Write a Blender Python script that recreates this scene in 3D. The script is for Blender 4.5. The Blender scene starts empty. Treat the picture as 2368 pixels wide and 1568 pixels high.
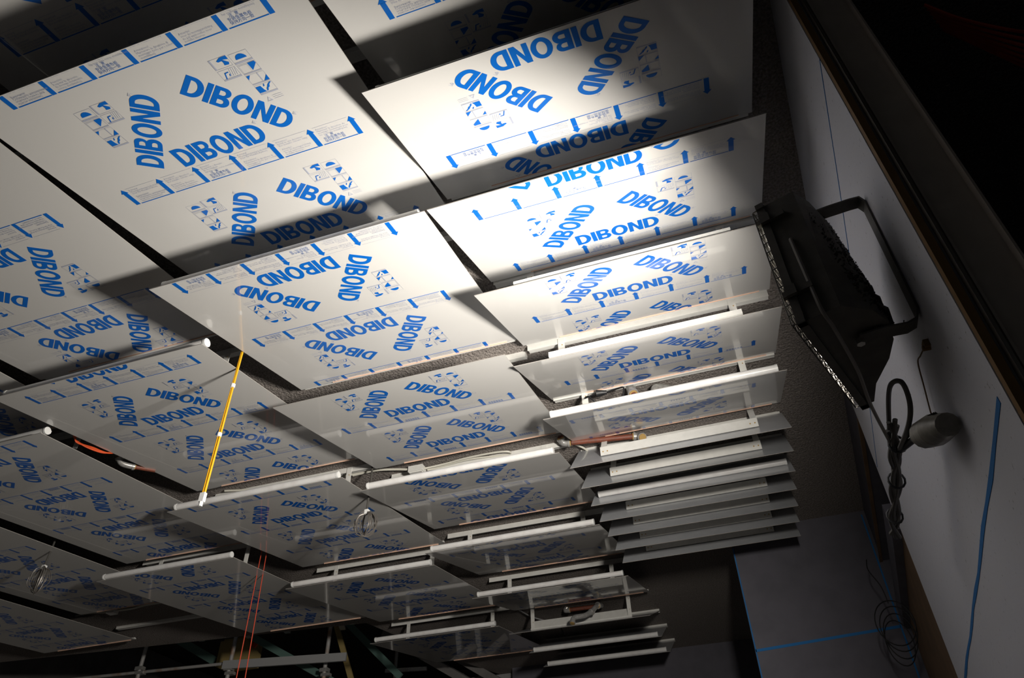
import bpy, bmesh, math, random
from mathutils import Vector, Matrix
random.seed(7)
scene = bpy.context.scene
C = scene.collection

# ------------------------------------------------------------------ camera
cam_data = bpy.data.cameras.new('camera')
cam = bpy.data.objects.new('camera', cam_data); C.objects.link(cam)
cam_data.sensor_fit = 'HORIZONTAL'; cam_data.sensor_width = 36.0
cam_data.lens = 36.0*1695.328/2368.0
cam_data.clip_start = 0.05; cam_data.clip_end = 100
RM = ((0.94676297, 0.32127827, -0.02049777), (-0.22144737, 0.60371477, -0.76582605), (-0.23366847, 0.72959492, 0.64272101))
right = Vector(RM[0]); up = -Vector(RM[1]); back = -Vector(RM[2])
m = Matrix((right, up, back)).transposed().to_4x4()
cam.matrix_world = m
scene.camera = cam
# ------------------------------------------------------------------ world and view
w = bpy.data.worlds.new('world'); scene.world = w; w.use_nodes = True
bg = w.node_tree.nodes['Background']
bg.inputs[0].default_value = (0.9, 0.95, 1.0, 1); bg.inputs[1].default_value = 0.03
scene.view_settings.view_transform = 'Standard'; scene.view_settings.look = 'None'
scene.view_settings.exposure = 0.0; scene.view_settings.gamma = 1.0
scene.view_settings.use_curve_mapping = False
# the halogen floodlight's lamp (housing built further down)
LAMP_N = Vector((-0.942, 0.336, 0.0)).normalized()
BEAM_N = Vector((-0.87, 0.48, 0.08)).normalized()
FLOOD_POWER = 165
FLOOD_SPREAD = 150

# ------------------------------------------------------------------ materials
def mat(name, col, rough=0.5, metal=0.0, coat=0.0, spec=0.5, noise=None, bump=None, emit=None):
    mt = bpy.data.materials.new(name); mt.use_nodes = True
    nt = mt.node_tree; b = nt.nodes['Principled BSDF']
    b.inputs['Base Color'].default_value = (*col, 1)
    b.inputs['Roughness'].default_value = rough
    b.inputs['Metallic'].default_value = metal
    b.inputs['Specular IOR Level'].default_value = spec
    if coat:
        b.inputs['Coat Weight'].default_value = coat; b.inputs['Coat Roughness'].default_value = 0.04
    if noise or bump:
        tc = nt.nodes.new('ShaderNodeTexCoord')
    if noise:      # (scale, colour 2, low, high)
        n = nt.nodes.new('ShaderNodeTexNoise'); n.inputs['Scale'].default_value = noise[0]; n.inputs['Detail'].default_value = 6
        nt.links.new(tc.outputs['Object'], n.inputs['Vector'])
        r = nt.nodes.new('ShaderNodeValToRGB')
        r.color_ramp.elements[0].position = noise[2]; r.color_ramp.elements[0].color = (*col, 1)
        r.color_ramp.elements[1].position = noise[3]; r.color_ramp.elements[1].color = (*noise[1], 1)
        nt.links.new(n.outputs['Fac'], r.inputs['Fac']); nt.links.new(r.outputs['Color'], b.inputs['Base Color'])
    if bump:       # (scale, strength, distance)
        n2 = nt.nodes.new('ShaderNodeTexNoise'); n2.inputs['Scale'].default_value = bump[0]; n2.inputs['Detail'].default_value = 5
        nt.links.new(tc.outputs['Object'], n2.inputs['Vector'])
        bp = nt.nodes.new('ShaderNodeBump'); bp.inputs['Strength'].default_value = bump[1]; bp.inputs['Distance'].default_value = bump[2]
        nt.links.new(n2.outputs['Fac'], bp.inputs['Height']); nt.links.new(bp.outputs['Normal'], b.inputs['Normal'])
    if emit:
        b.inputs['Emission Color'].default_value = (*emit[0], 1); b.inputs['Emission Strength'].default_value = emit[1]
    return mt
M = {}
M['film'] = mat('white_film', (0.78, 0.765, 0.735), 0.32, coat=0.9, bump=(2.5, 0.04, 0.01))
M['print'] = mat('blue_print', (0.004, 0.160, 0.66), 0.32, coat=0.9)
M['pale'] = mat('pale_print', (0.50, 0.53, 0.64), 0.32, coat=0.9)
M['mid'] = mat('mid_blue_print', (0.22, 0.32, 0.60), 0.32, coat=0.9)
M['lip'] = mat('peach_reflection_lip', (0.80, 0.52, 0.38), 0.4)  # peach tone paints the warm reflection on the bent far edge
M['alu'] = mat('grey_sheet', (0.46, 0.475, 0.50), 0.3, coat=0.5, noise=(9, (0.52, 0.53, 0.55), 0.35, 0.7))
M['edge'] = mat('sheet_edge', (0.30, 0.28, 0.26), 0.5)
M['white'] = mat('white_enamel', (0.74, 0.73, 0.69), 0.38, noise=(20, (0.66, 0.65, 0.61), 0.4, 0.8))
M['tube'] = mat('milky_tube', (0.80, 0.79, 0.77), 0.3, noise=(14, (0.70, 0.67, 0.65), 0.45, 0.75))
M['cap'] = mat('tube_cap', (0.82, 0.82, 0.80), 0.35)
M['plaster'] = mat('sprayed_plaster', (0.19, 0.168, 0.152), 0.95, spec=0.1, noise=(85, (0.34, 0.305, 0.28), 0.36, 0.66), bump=(70, 1.0, 0.022))
M['wall'] = mat('white_wall', (0.62, 0.62, 0.66), 0.85, spec=0.2, noise=(60, (0.30, 0.29, 0.29), 0.66, 0.74), bump=(40, 0.15, 0.005))
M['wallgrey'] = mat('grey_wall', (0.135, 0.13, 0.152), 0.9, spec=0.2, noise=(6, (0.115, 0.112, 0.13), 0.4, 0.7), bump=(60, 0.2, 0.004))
M['chalk'] = mat('blue_chalk', (0.02, 0.16, 0.42), 0.9)
M['concrete'] = mat('concrete', (0.20, 0.19, 0.18), 0.9, noise=(4, (0.15, 0.14, 0.135), 0.35, 0.7))
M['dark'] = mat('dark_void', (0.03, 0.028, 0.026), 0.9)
M['darksteel'] = mat('dark_steel', (0.48, 0.42, 0.36), 0.7, noise=(12, (0.54, 0.48, 0.41), 0.4, 0.7))
M['brightsteel'] = mat('steel_profile', (0.42, 0.40, 0.36), 0.35, metal=0.9)
M['galv'] = mat('galvanised', (0.50, 0.49, 0.47), 0.28, metal=0.45, noise=(40, (0.36, 0.35, 0.33), 0.4, 0.7))
M['redpipe'] = mat('red_oxide_pipe', (0.20, 0.055, 0.03), 0.55, noise=(50, (0.13, 0.05, 0.03), 0.45, 0.7))
M['hemp'] = mat('thread_tape', (0.42, 0.27, 0.09), 0.9)
M['black'] = mat('black_rubber', (0.012, 0.012, 0.013), 0.5)
M['housing'] = mat('dusty_black_housing', (0.085, 0.077, 0.066), 0.75, noise=(18, (0.11, 0.10, 0.085), 0.45, 0.7), bump=(50, 0.3, 0.003))
M['dust'] = mat('dust', (0.05, 0.045, 0.04), 1.0, spec=0.0)
M['wire'] = mat('guard_wire', (0.05, 0.045, 0.038), 0.6, metal=0.2)
M['reflector'] = mat('reflector', (0.75, 0.74, 0.70), 0.3, metal=1.0)
M['glow'] = mat('halogen_lamp', (1, 0.95, 0.85), 0.4, emit=((1.0, 0.93, 0.82), 10.0))
M['wood'] = mat('brown_board', (0.20, 0.12, 0.06), 0.8, noise=(5, (0.15, 0.09, 0.045), 0.35, 0.7))
M['boardedge'] = mat('board_edge', (0.20, 0.11, 0.035), 0.85)
M['yellow'] = mat('yellow_cord', (0.85, 0.42, 0.01), 0.4)
M['orange'] = mat('orange_cable', (0.75, 0.10, 0.025), 0.5)
M['red'] = mat('red_string', (0.62, 0.07, 0.03), 0.6)
M['cream'] = mat('cream_cable', (0.62, 0.60, 0.52), 0.45)
M['cable'] = mat('grey_cable', (0.07, 0.065, 0.058), 0.6)
M['leadgrey'] = mat('lead_grey', (0.22, 0.20, 0.18), 0.5)
M['scaf'] = mat('scaffold_tube', (0.50, 0.49, 0.47), 0.4, metal=0.25, noise=(5, (0.36, 0.20, 0.11), 0.5, 0.7))
M['greenpaint'] = mat('green_painted_steel', (0.12, 0.21, 0.18), 0.6)
M['bin'] = mat('yellow_timber', (0.36, 0.27, 0.10), 0.8)
M['wirecoil'] = mat('dull_wire', (0.22, 0.20, 0.18), 0.45, metal=0.6)
M['clear'] = mat('plug_plastic', (0.22, 0.205, 0.17), 0.4, noise=(30, (0.12, 0.11, 0.09), 0.4, 0.7))
M['studs'] = mat('galvanised_stud', (0.40, 0.40, 0.40), 0.45, metal=0.2)

# ------------------------------------------------------------------ mesh helpers
class MB:
    def __init__(s): s.v = []; s.f = []; s.mi = []
    def face(s, idx, mi=0): s.f.append(tuple(idx)); s.mi.append(mi)
    def box(s, c, size, ax=None, mi=0):
        c = Vector(c); hx, hy, hz = [a/2 for a in size]
        X, Y, Z = ax if ax else (Vector((1, 0, 0)), Vector((0, 1, 0)), Vector((0, 0, 1)))
        o = len(s.v)
        for sx in (-1, 1):
            for sy in (-1, 1):
                for sz in (-1, 1):
                    s.v.append(tuple(c+X*hx*sx+Y*hy*sy+Z*hz*sz))
        for q in ((0, 1, 3, 2), (4, 6, 7, 5), (0, 4, 5, 1), (2, 3, 7, 6), (0, 2, 6, 4), (1, 5, 7, 3)):
            s.face([o+i for i in q], mi)
        return s
    def bar(s, a, b, wdt, thk, side=(1, 0, 0), mi=0):
        a = Vector(a); b = Vector(b); d = (b-a); L = d.length; d.normalize()
        sd = Vector(side); sd = (sd-d*sd.dot(d)).normalized(); n = d.cross(sd)
        return s.box((a+b)/2, (wdt, thk, L), (sd, n, d), mi)
    def cyl(s, a, b, r, n=12, r2=None, cap=True, mi=0):
        a = Vector(a); b = Vector(b); d = (b-a).normalized(); r2 = r if r2 is None else r2
        t = Vector((0, 0, 1)) if abs(d.z) < 0.9 else Vector((1, 0, 0))
        u = d.cross(t).normalized(); v = d.cross(u); o = len(s.v)
        for k in range(n):
            a_ = 2*math.pi*k/n; e = u*math.cos(a_)+v*math.sin(a_)
            s.v.append(tuple(a+e*r)); s.v.append(tuple(b+e*r2))
        for k in range(n):
            j = (k+1) % n; s.face((o+2*k, o+2*j, o+2*j+1, o+2*k+1), mi)
        if cap:
            s.face([o+2*k for k in range(n)][::-1], mi); s.face([o+2*k+1 for k in range(n)], mi)
        return s
    def tube(s, pts, r, n=8, mi=0, closed=False):
        pts = [Vector(p) for p in pts]; N = len(pts); o = len(s.v); u = None
        for i, p in enumerate(pts):
            a = pts[i-1] if (i or closed) else p; b = pts[(i+1) % N] if (i < N-1 or closed) else p
            d = (b-a).normalized()
            if u is None:
                t = Vector((0, 0, 1)) if abs(d.z) < 0.9 else Vector((1, 0, 0)); u = d.cross(t).normalized()
            u = (u-d*u.dot(d)).normalized(); v = d.cross(u)
            rr = r[i] if isinstance(r, (list, tuple)) else r
            for k in range(n):
                a_ = 2*math.pi*k/n; s.v.append(tuple(p+(u*math.cos(a_)+v*math.sin(a_))*rr))
        for i in range(N if closed else N-1):
            j = (i+1) % N
            for k in range(n):
                l = (k+1) % n; s.face((o+i*n+k, o+i*n+l, o+j*n+l, o+j*n+k), mi)
        if not closed:
            s.face([o+k for k in range(n)][::-1], mi); s.face([o+(N-1)*n+k for k in range(n)], mi)
        return s
    def prism(s, poly, z0, z1, mi=0):      # poly: (x,y) list
        o = len(s.v); n = len(poly)
        for x, y in poly: s.v.append((x, y, z0))
        for x, y in poly: s.v.append((x, y, z1))
        s.face([o+i for i in range(n)][::-1], mi); s.face([o+n+i for i in range(n)], mi)
        for i in range(n):
            j = (i+1) % n; s.face((o+i, o+j, o+n+j, o+n+i), mi)
        return s
    def build(s, name, mats, parent=None, smooth=False, recalc=True):
        me = bpy.data.meshes.new(name); me.from_pydata(s.v, [], s.f)
        for mm in (mats if isinstance(mats, (list, tuple)) else [mats]): me.materials.append(M[mm])
        for p, i in zip(me.polygons, s.mi): p.material_index = i
        if recalc:
            bm = bmesh.new(); bm.from_mesh(me); bmesh.ops.recalc_face_normals(bm, faces=bm.faces); bm.to_mesh(me); bm.free()
        if smooth:
            me.polygons.foreach_set('use_smooth', [True]*len(me.polygons))
            try: me.set_sharp_from_angle(angle=math.radians(40))
            except Exception: pass
        o = bpy.data.objects.new(name, me); C.objects.link(o)
        if parent is not None:
            o.parent = parent; o.matrix_parent_inverse = Matrix.Translation(-parent.location)
        return o
def thing(name, label, cat, loc=(0, 0, 0), group=None):
    o = bpy.data.objects.new(name, None); C.objects.link(o); o.location = loc; o.empty_display_size = 0.05
    o['label'] = label; o['category'] = cat
    if group: o['group'] = group
    return o
def tag(o, label, cat, group=None):
    o['label'] = label; o['category'] = cat
    if group: o['group'] = group
    return o
def struct(o): o['kind'] = 'structure'; return o
def spline(pts, n=8):
    P = [Vector(p) for p in pts]; out = []
    for i in range(len(P)-1):
        p0 = P[max(i-1, 0)]; p1 = P[i]; p2 = P[i+1]; p3 = P[min(i+2, len(P)-1)]
        for k in range(n):
            t = k/n
            out.append(0.5*((2*p1)+(-p0+p2)*t+(2*p0-5*p1+4*p2-p3)*t*t+(-p0+3*p1-3*p2+p3)*t**3))
    out.append(P[-1]); return out

# ------------------------------------------------------------------ the setting
ZN = 2.60        # height of the low near edges above the camera
ZC = 2.965       # sprayed ceiling
WA, WB = 0.604, 0.0966      # right wall runs slightly askew: x = WA + WB*(y-1.68)
def wx(y): return WA+WB*(y-1.68)
b = MB(); b.prism([(-11, -3.5), (3.2, -3.5), (3.2, 10.4), (-3.45, 10.4), (-3.9, 9.2), (-4.3, 7.62), (-11, 7.0)], ZC, ZC+0.22)
struct(b.build('ceiling', 'plaster'))
b = MB(); b.box((-3, 4, -1.65), (18, 22, 0.1)); struct(b.build('floor', 'concrete'))
# right-hand pier with its bulkhead
wl = MB()
wl.prism([(wx(1.5), 1.5), (wx(1.5)+0.13, 1.5), (wx(4.3)+0.13, 4.3), (wx(4.3), 4.3)], -1.6, ZC)
wr = struct(wl.build('wall_right', 'wall'))
def wallstrip(name, pts, hw, m_, off=0.0015, parent=None):     # pts (y,z) centreline on the skew wall
    q = MB(); L = []; n = len(pts)
    for i, (y, z) in enumerate(pts):
        h = hw[i] if isinstance(hw, (list, tuple)) else hw
        for d in (-h, h):
            q.v.append((wx(y)-off, y, z+d)); q.v.append((wx(y)+0.002, y, z+d))
    for i in range(n-1):
        o = 4*i
        q.face((o, o+2, o+6, o+4)); q.face((o, o+4, o+5, o+1)); q.face((o+2, o+3, o+7, o+6))
    q.face((0, 1, 3, 2)); o = 4*(n-1); q.face((o, o+2, o+3, o+1))
    return q.build(name, m_, parent)
wallstrip('chalk_line', [(1.5, 2.187), (2.0, 2.15), (2.6, 2.12), (3.4, 2.12), (4.25, 2.13)], 0.003, 'chalk', parent=wr)
ys = [1.56+0.18*i for i in range(16)]
wallstrip('chalk_line', [(y, 0.885+0.015*(y-1.6)+0.004*math.sin(9*y)) for y in ys], [0.007+0.006*random.random() for y in ys], 'chalk', parent=wr)
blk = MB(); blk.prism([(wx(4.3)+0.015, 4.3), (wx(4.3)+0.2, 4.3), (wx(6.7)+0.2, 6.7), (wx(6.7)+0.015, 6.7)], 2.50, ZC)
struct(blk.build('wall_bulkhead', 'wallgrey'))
b = MB(); b.prism([(wx(4.3)-0.004, 4.3), (wx(4.3)+0.02, 4.3), (wx(6.7)+0.02, 6.7), (wx(6.7)-0.004, 6.7)], 2.488, 2.502); struct(b.build('trim_1', 'wood'))
b = MB(); b.prism([(wx(4.3)+0.05, 4.35), (wx(4.3)+0.09, 4.35), (wx(6.68)+0.09, 6.68), (wx(6.68)+0.05, 6.68)], -1.6, 1.93); struct(b.build('wall_plywood', 'wood'))
b = MB(); b.prism([(wx(4.6)+0.0, 4.7), (wx(4.6)+0.14, 4.7), (wx(6.68)+0.14, 6.68), (wx(6.68), 6.68)], 1.93, 2.10); struct(b.build('trim_2', 'wallgrey'))
# back wall with its blue chalk lines
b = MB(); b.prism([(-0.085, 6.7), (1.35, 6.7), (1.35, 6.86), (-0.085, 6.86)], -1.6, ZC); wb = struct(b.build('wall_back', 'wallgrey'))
def flat(name, a, bb, hw, m_, parent, nrm=(0, -1, 0)):
    return MB().bar(a, bb, hw*2, 0.004, side=Vector(nrm).cross(Vector(bb)-Vector(a))).build(name, m_, parent)
flat('chalk_line', (-0.08, 6.699, 1.90), (1.07, 6.699, 1.955), 0.011, 'chalk', wb)
flat('chalk_line', (-0.078, 6.699, 1.2), (-0.078, 6.699, 2.8), 0.005, 'chalk', wb)
flat('chalk_line', (1.072, 6.699, 1.2), (1.072, 6.699, 2.93), 0.006, 'chalk', wb)
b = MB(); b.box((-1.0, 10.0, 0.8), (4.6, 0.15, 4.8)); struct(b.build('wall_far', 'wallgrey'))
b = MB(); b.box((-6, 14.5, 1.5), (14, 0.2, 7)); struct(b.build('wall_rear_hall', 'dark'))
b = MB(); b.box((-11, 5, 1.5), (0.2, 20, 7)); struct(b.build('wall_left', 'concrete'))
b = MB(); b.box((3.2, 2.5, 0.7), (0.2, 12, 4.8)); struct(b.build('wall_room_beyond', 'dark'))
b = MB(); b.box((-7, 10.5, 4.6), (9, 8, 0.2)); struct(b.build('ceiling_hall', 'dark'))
# raw edge of the pier, steel angle and dark post beside it
b = MB(); b.box((wx(1.5)+0.012, 1.488, 0.68), (0.02, 0.02, 4.56)); struct(b.build('trim_3', 'boardedge'))
pst = thing('steel_post', 'dark steel post standing against the raw end of the white wall', 'post', (0.70, 1.47, -1.6))
MB().box((wx(1.5)+0.034, 1.474, 0.68), (0.008, 0.022, 4.56)).build('corner_profile', 'brightsteel', pst)
MB().box((wx(1.5)+0.047, 1.474, 0.68), (0.006, 0.012, 4.56)).build('corner_profile', 'darksteel', pst)
MB().box((wx(1.5)+0.10, 1.486, 0.68), (0.10, 0.02, 4.56)).build('post_face', 'darksteel', pst)
MB().box((wx(1.5)+0.153, 1.475, 0.68), (0.006, 0.05, 4.56)).build('post_lip', 'darksteel', pst)

# ------------------------------------------------------------------ protective film print
def curve_polys(loops):
    cu = bpy.data.curves.new('c', 'CURVE'); cu.dimensions = '2D'; cu.fill_mode = 'BOTH'
    for L in loops:
        sp = cu.splines.new('POLY'); sp.points.add(len(L)-1)
        for p, (x, y) in zip(sp.points, L): p.co = (x, y, 0, 1)
        sp.use_cyclic_u = True
    return to_arrays(cu)
def to_arrays(cu):
    o = bpy.data.objects.new('tmp', cu); C.objects.link(o)
    bpy.context.view_layer.update()
    me = bpy.data.meshes.new_from_object(o.evaluated_get(bpy.context.evaluated_depsgraph_get()))
    V = [(v.co.x, v.co.y) for v in me.vertices]; F = [tuple(p.vertices) for p in me.polygons]
    bpy.data.meshes.remove(me); bpy.data.objects.remove(o); bpy.data.curves.remove(cu)
    return V, F
def text_arrays(s, size, spacing=1.0):
    cu = bpy.data.curves.new('t', 'FONT'); cu.body = s; cu.size = size; cu.resolution_u = 1; cu.space_line = spacing
    return to_arrays(cu)
def arc(cx, cy, rx, ry, a0, a1, n=10):
    return [(cx+rx*math.cos(math.radians(a0+(a1-a0)*i/n)), cy+ry*math.sin(math.radians(a0+(a1-a0)*i/n))) for i in range(n+1)]
def glyphs():
    G = {}
    D = [[(0, 0)]+arc(0.30, 0.5, 0.42, 0.5, -90, 90, 16)+[(0, 1)], [(0.21, 0.18)]+arc(0.29, 0.5, 0.21, 0.32, -90, 90, 12)+[(0.21, 0.82)]]
    G['D'] = (D, 0.72)
    G['I'] = ([[(0, 0), (0.21, 0), (0.21, 1), (0, 1)]], 0.21)
    Bo = [(0, 0)]+arc(0.38, 0.285, 0.27, 0.285, -90, 62, 10)+arc(0.36, 0.755, 0.245, 0.245, -62, 90, 10)+[(0, 1)]
    G['B'] = ([Bo, [(0.2, 0.165)]+arc(0.35, 0.27, 0.10, 0.105, -90, 90, 6)+[(0.2, 0.375)], [(0.2, 0.60)]+arc(0.33, 0.715, 0.10, 0.115, -90, 90, 6)+[(0.2, 0.83)]], 0.65)
    G['O'] = ([arc(0.39, 0.5, 0.39, 0.53, 0, 348, 28), arc(0.39, 0.5, 0.185, 0.335, 0, 346, 22)], 0.78)
    G['N'] = ([[(0, 0), (0.2, 0), (0.2, 0.62), (0.46, 0), (0.67, 0), (0.67, 1), (0.47, 1), (0.47, 0.38), (0.21, 1), (0, 1)]], 0.67)
    return {k: (curve_polys(l), w_) for k, (l, w_) in G.items()}
GL = glyphs()
class Tile:
    def __init__(s): s.V = []; s.F = []; s.mi = []
    def add(s, arr, f, mi):
        V, F = arr; o = len(s.V); s.V += [f(x, y) for x, y in V]; s.F += [tuple(o+i for i in q) for q in F]; s.mi += [mi]*len(F)
    def poly(s, pts, mi): o = len(s.V); s.V += list(pts); s.F.append(tuple(range(o, o+len(pts)))); s.mi.append(mi)
    def rect(s, x0, y0, x1, y1, mi): s.poly([(x0, y0), (x1, y0), (x1, y1), (x0, y1)], mi)
    def frame(s, x0, y0, x1, y1, t, mi):
        s.rect(x0, y0, x1, y0+t, mi); s.rect(x0, y1-t, x1, y1, mi); s.rect(x0, y0+t, x0+t, y1-t, mi); s.rect(x1-t, y0+t, x1, y1-t, mi)
def cell(t, kind, x, y, w_, h, mir=False):
    P = lambda a, b_: (x+(1-a if mir else a)*w_, y+b_*h)
    pol = lambda pts, mi: t.poly([P(*p) for p in pts], mi)
    lt = 0.0011
    if kind != 'corner': t.frame(x, y, x+w_, y+h, lt, 1)
    if kind == 'dome':
        pol([(0.2, 0.38)]+[(0.5+0.3*math.cos(math.radians(a)), 0.38+0.45*math.sin(math.radians(a))) for a in range(180, -1, -20)][1:-1]+[(0.8, 0.38)], 0)
        t.rect(x, y, x+w_, y+h*0.16, 1)
    elif kind == 'flag':
        pol([(0.56, 0.95), (0.95, 0.95), (0.97, 0.75), (0.58, 0.2)], 0); t.frame(x+w_*0.05, y+h*0.1, x+w_*0.52, y+h*0.9, lt, 1); t.rect(x, y, x+w_, y+h*0.11, 1)
    elif kind == 'corner':
        t.frame(x, y, x+w_, y+h, lt*0.8, 1); pol([(0, 0.95), (0.22, 0.95), (0, 0.55)], 0); pol([(0.68, 0.05), (1, 0.05), (1, 0.6)], 0)
        t.rect(x+w_*0.6, y, x+w_*0.66, y+h, 1); t.rect(x, y, x+w_, y+h*0.1, 1)
    elif kind == 'jag':
        pol([(0, 0.2), (0.42, 0.2), (0.34, 0.45), (0.3, 0.85), (0, 0.85)], 0)
        pol([(0.45, 0.2), (0.55, 0.28), (0.6, 0.45), (0.72, 0.55), (0.78, 0.75), (0.95, 0.95), (0.85, 0.95), (0.68, 0.78), (0.6, 0.6), (0.5, 0.45)], 0)
        pol([(0.42, 0.7), (0.5, 0.74), (0.55, 0.95), (0.48, 0.92)], 0); t.rect(x, y, x+w_, y+h*0.14, 1)
    elif kind == 'hand':
        pol([(0.98, 0.98), (0.62, 0.95), (0.36, 0.72), (0.42, 0.6), (0.62, 0.62), (0.72, 0.7), (0.98, 0.62)], 0)
        pol([(0.62, 0.62), (0.72, 0.66), (0.92, 0.36), (0.84, 0.16), (0.6, 0.2), (0.64, 0.42)], 0)
        t.rect(x, y, x+w_*0.1, y+h, 1)
    elif kind == 'fi':
        pol([(0.14, 0.1), (0.2, 0.1), (0.34, 0.72), (0.28, 0.72)], 0); pol([(0.3, 0.62), (0.5, 0.66), (0.5, 0.74), (0.32, 0.72)], 0); pol([(0.42, 0.3), (0.47, 0.3), (0.52, 0.5), (0.47, 0.5)], 0)
        for k in range(4): pol([(0.5+0.11*k, 0.25), (0.53+0.11*k, 0.25), (0.64+0.11*k, 0.95), (0.62+0.11*k, 0.95)], 1)
        t.rect(x, y, x+w_, y+h*0.15, 1)
ARX = [0.19, 0.383, 0.577, 0.770, 0.965, 1.16, 1.357]
T_DE = 'Achtung!\nMontagerichtung beibehalten!\n(Nur für Metallic-Farben)'
T_EN = 'Attention!\nInstall in one direction!\n(for metallic colours only)'
T_PT = 'Atenção!\nRespeitar a direção\nde montagem\n(apenas para cores metalizadas)'
T_FR = 'Attention!\nMaintenir la direction du\nmontage! (seulement pour\nles couleurs métalliques)'
T_RU = 'Внимание!\nСоблюдать направление\nмонтажа (только для\nкрасок металлик)'
T_ES = 'Atención!\nRespetar la dirección\nde montaje (solamente\ncolores metalizados)'
T_IT = 'Attenzione!\nMantenere la direzione di\nmontaggio (solo per i colori\nmetallizzati)'
T_NL = 'Attentie!\nvoor de montagerichting\nde pijl aanhouden voor\nmetallic kleuren'
T_CN = '   注  意\n安装金属色板\n保持方向一致'
CELLS = [(T_DE, T_RU), (T_EN, T_ES), (T_PT, T_CN), (T_DE, T_IT), (T_EN, T_NL), (T_FR, T_CN)]
def make_tile(hi):
    comps = []
    def new(nm):
        q = Tile(); comps.append((nm, q)); return q
    def word(bx, by, ang, capw=0.432, cap=0.110):
        t = new('printed_word')
        tot = sum(GL[c][1] for c in 'DIBOND')+5*0.055; sx = capw/tot; x = 0; ca, sa = math.cos(math.radians(ang)), math.sin(math.radians(ang))
        for c in 'DIBOND':
            (arr, w_) = GL[c]; x0 = x
            t.add(arr, lambda a, b_: (bx+(x0+a)*sx*ca-b_*cap*sa, by+(x0+a)*sx*sa+b_*cap*ca), 0); x += w_+0.055
    word(0.462, 0.152, 52.3); word(0.813, 0.479, -51.2); word(0.553, 0.124, 0)
    for wi, (cx, cy) in enumerate(((0.635, 0.547), (1.165, 0.213), (0.984, 0.234))):
        t = comps[wi][1]
        arr = text_arrays('®', 0.034) if hi else curve_polys([arc(0.0125, 0.0125, 0.0125, 0.0125, 0, 330, 11), arc(0.0125, 0.0125, 0.0105, 0.0105, 0, 330, 11)])
        t.add(arr, lambda x, y: (cx+(x-0.012), cy+(y-0.012)), 1)
    pr_, pl_ = new('pictogram_block'), new('pictogram_block')
    for (kx, ky, kind, mir) in ((1.012, 0.519, 'hand', 0), (1.012, 0.462, 'fi', 0), (1.098, 0.514, 'dome', 0), (1.098, 0.459, 'flag', 0), (1.098, 0.404, 'corner', 0), (1.098, 0.349, 'jag', 0),
                                (0.365, 0.504, 'dome', 0), (0.365, 0.449, 'flag', 0), (0.365, 0.394, 'corner', 0), (0.365, 0.339, 'jag', 0), (0.450, 0.511, 'hand', 0), (0.450, 0.455, 'fi', 0)):
        cell(pr_ if kx > 0.8 else pl_, kind, kx, ky, 0.078, 0.050, mir)
    t = pr_
    t.add(curve_polys([[(0, 0), (0.026, 0), (0.013, 0.024)], [(0.006, 0.004), (0.020, 0.004), (0.013, 0.017)]]), lambda x, y: (1.102+x, 0.310+y), 1)
    for k in range(3): t.rect(1.135, 0.314+0.009*k, 1.178, 0.3155+0.009*k, 1)
    # strip with the arrows
    t = new('arrow_strip')
    for i, ax in enumerate(ARX):
        t.rect(ax-0.011, 0, ax+0.011, 0.088, 0); t.poly([(ax-0.019, 0.086), (ax+0.019, 0.086), (ax, 0.112)], 0)
        if i == 6: break
        bx = ARX[i+1]
        t.rect(ax+0.018, 0.0, bx-0.013, 0.0045, 0); t.rect(ax+0.02, 0.109, bx-0.012, 0.1103, 1)
        a_, c_ = CELLS[i]
        if hi:
            t.add(text_arrays(a_, 0.0135, 0.85), lambda x, y: (ax+0.028+x, 0.091+y), 1)
            if c_ is T_CN: t.add(text_arrays(c_, 0.0165, 0.95), lambda x, y: (ax+0.034+x, 0.044+y), 2)
            else: t.add(text_arrays(c_, 0.0135, 0.85), lambda x, y: (ax+0.03+x, 0.045+y), 1)
        else:
            for r_, (ll, yy) in enumerate(((0.045, 0.092), (0.115, 0.081), (0.095, 0.070))): t.rect(ax+0.028, yy, ax+0.028+ll, yy+0.0035, 1)
            if c_ is T_CN:
                for rr in range(2):
                    for q in range(6): t.rect(ax+0.034+0.0165*q, 0.009+0.015*rr, ax+0.046+0.0165*q, 0.020+0.015*rr, 2)
            else:
                for ll, yy in ((0.04, 0.044), (0.11, 0.034), (0.115, 0.024), (0.07, 0.014)): t.rect(ax+0.03, yy, ax+0.03+ll, yy+0.0035, 1)
    return comps
TILE_HI = make_tile(True); TILE_LO = make_tile(False)
TREP = 0.658
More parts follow.
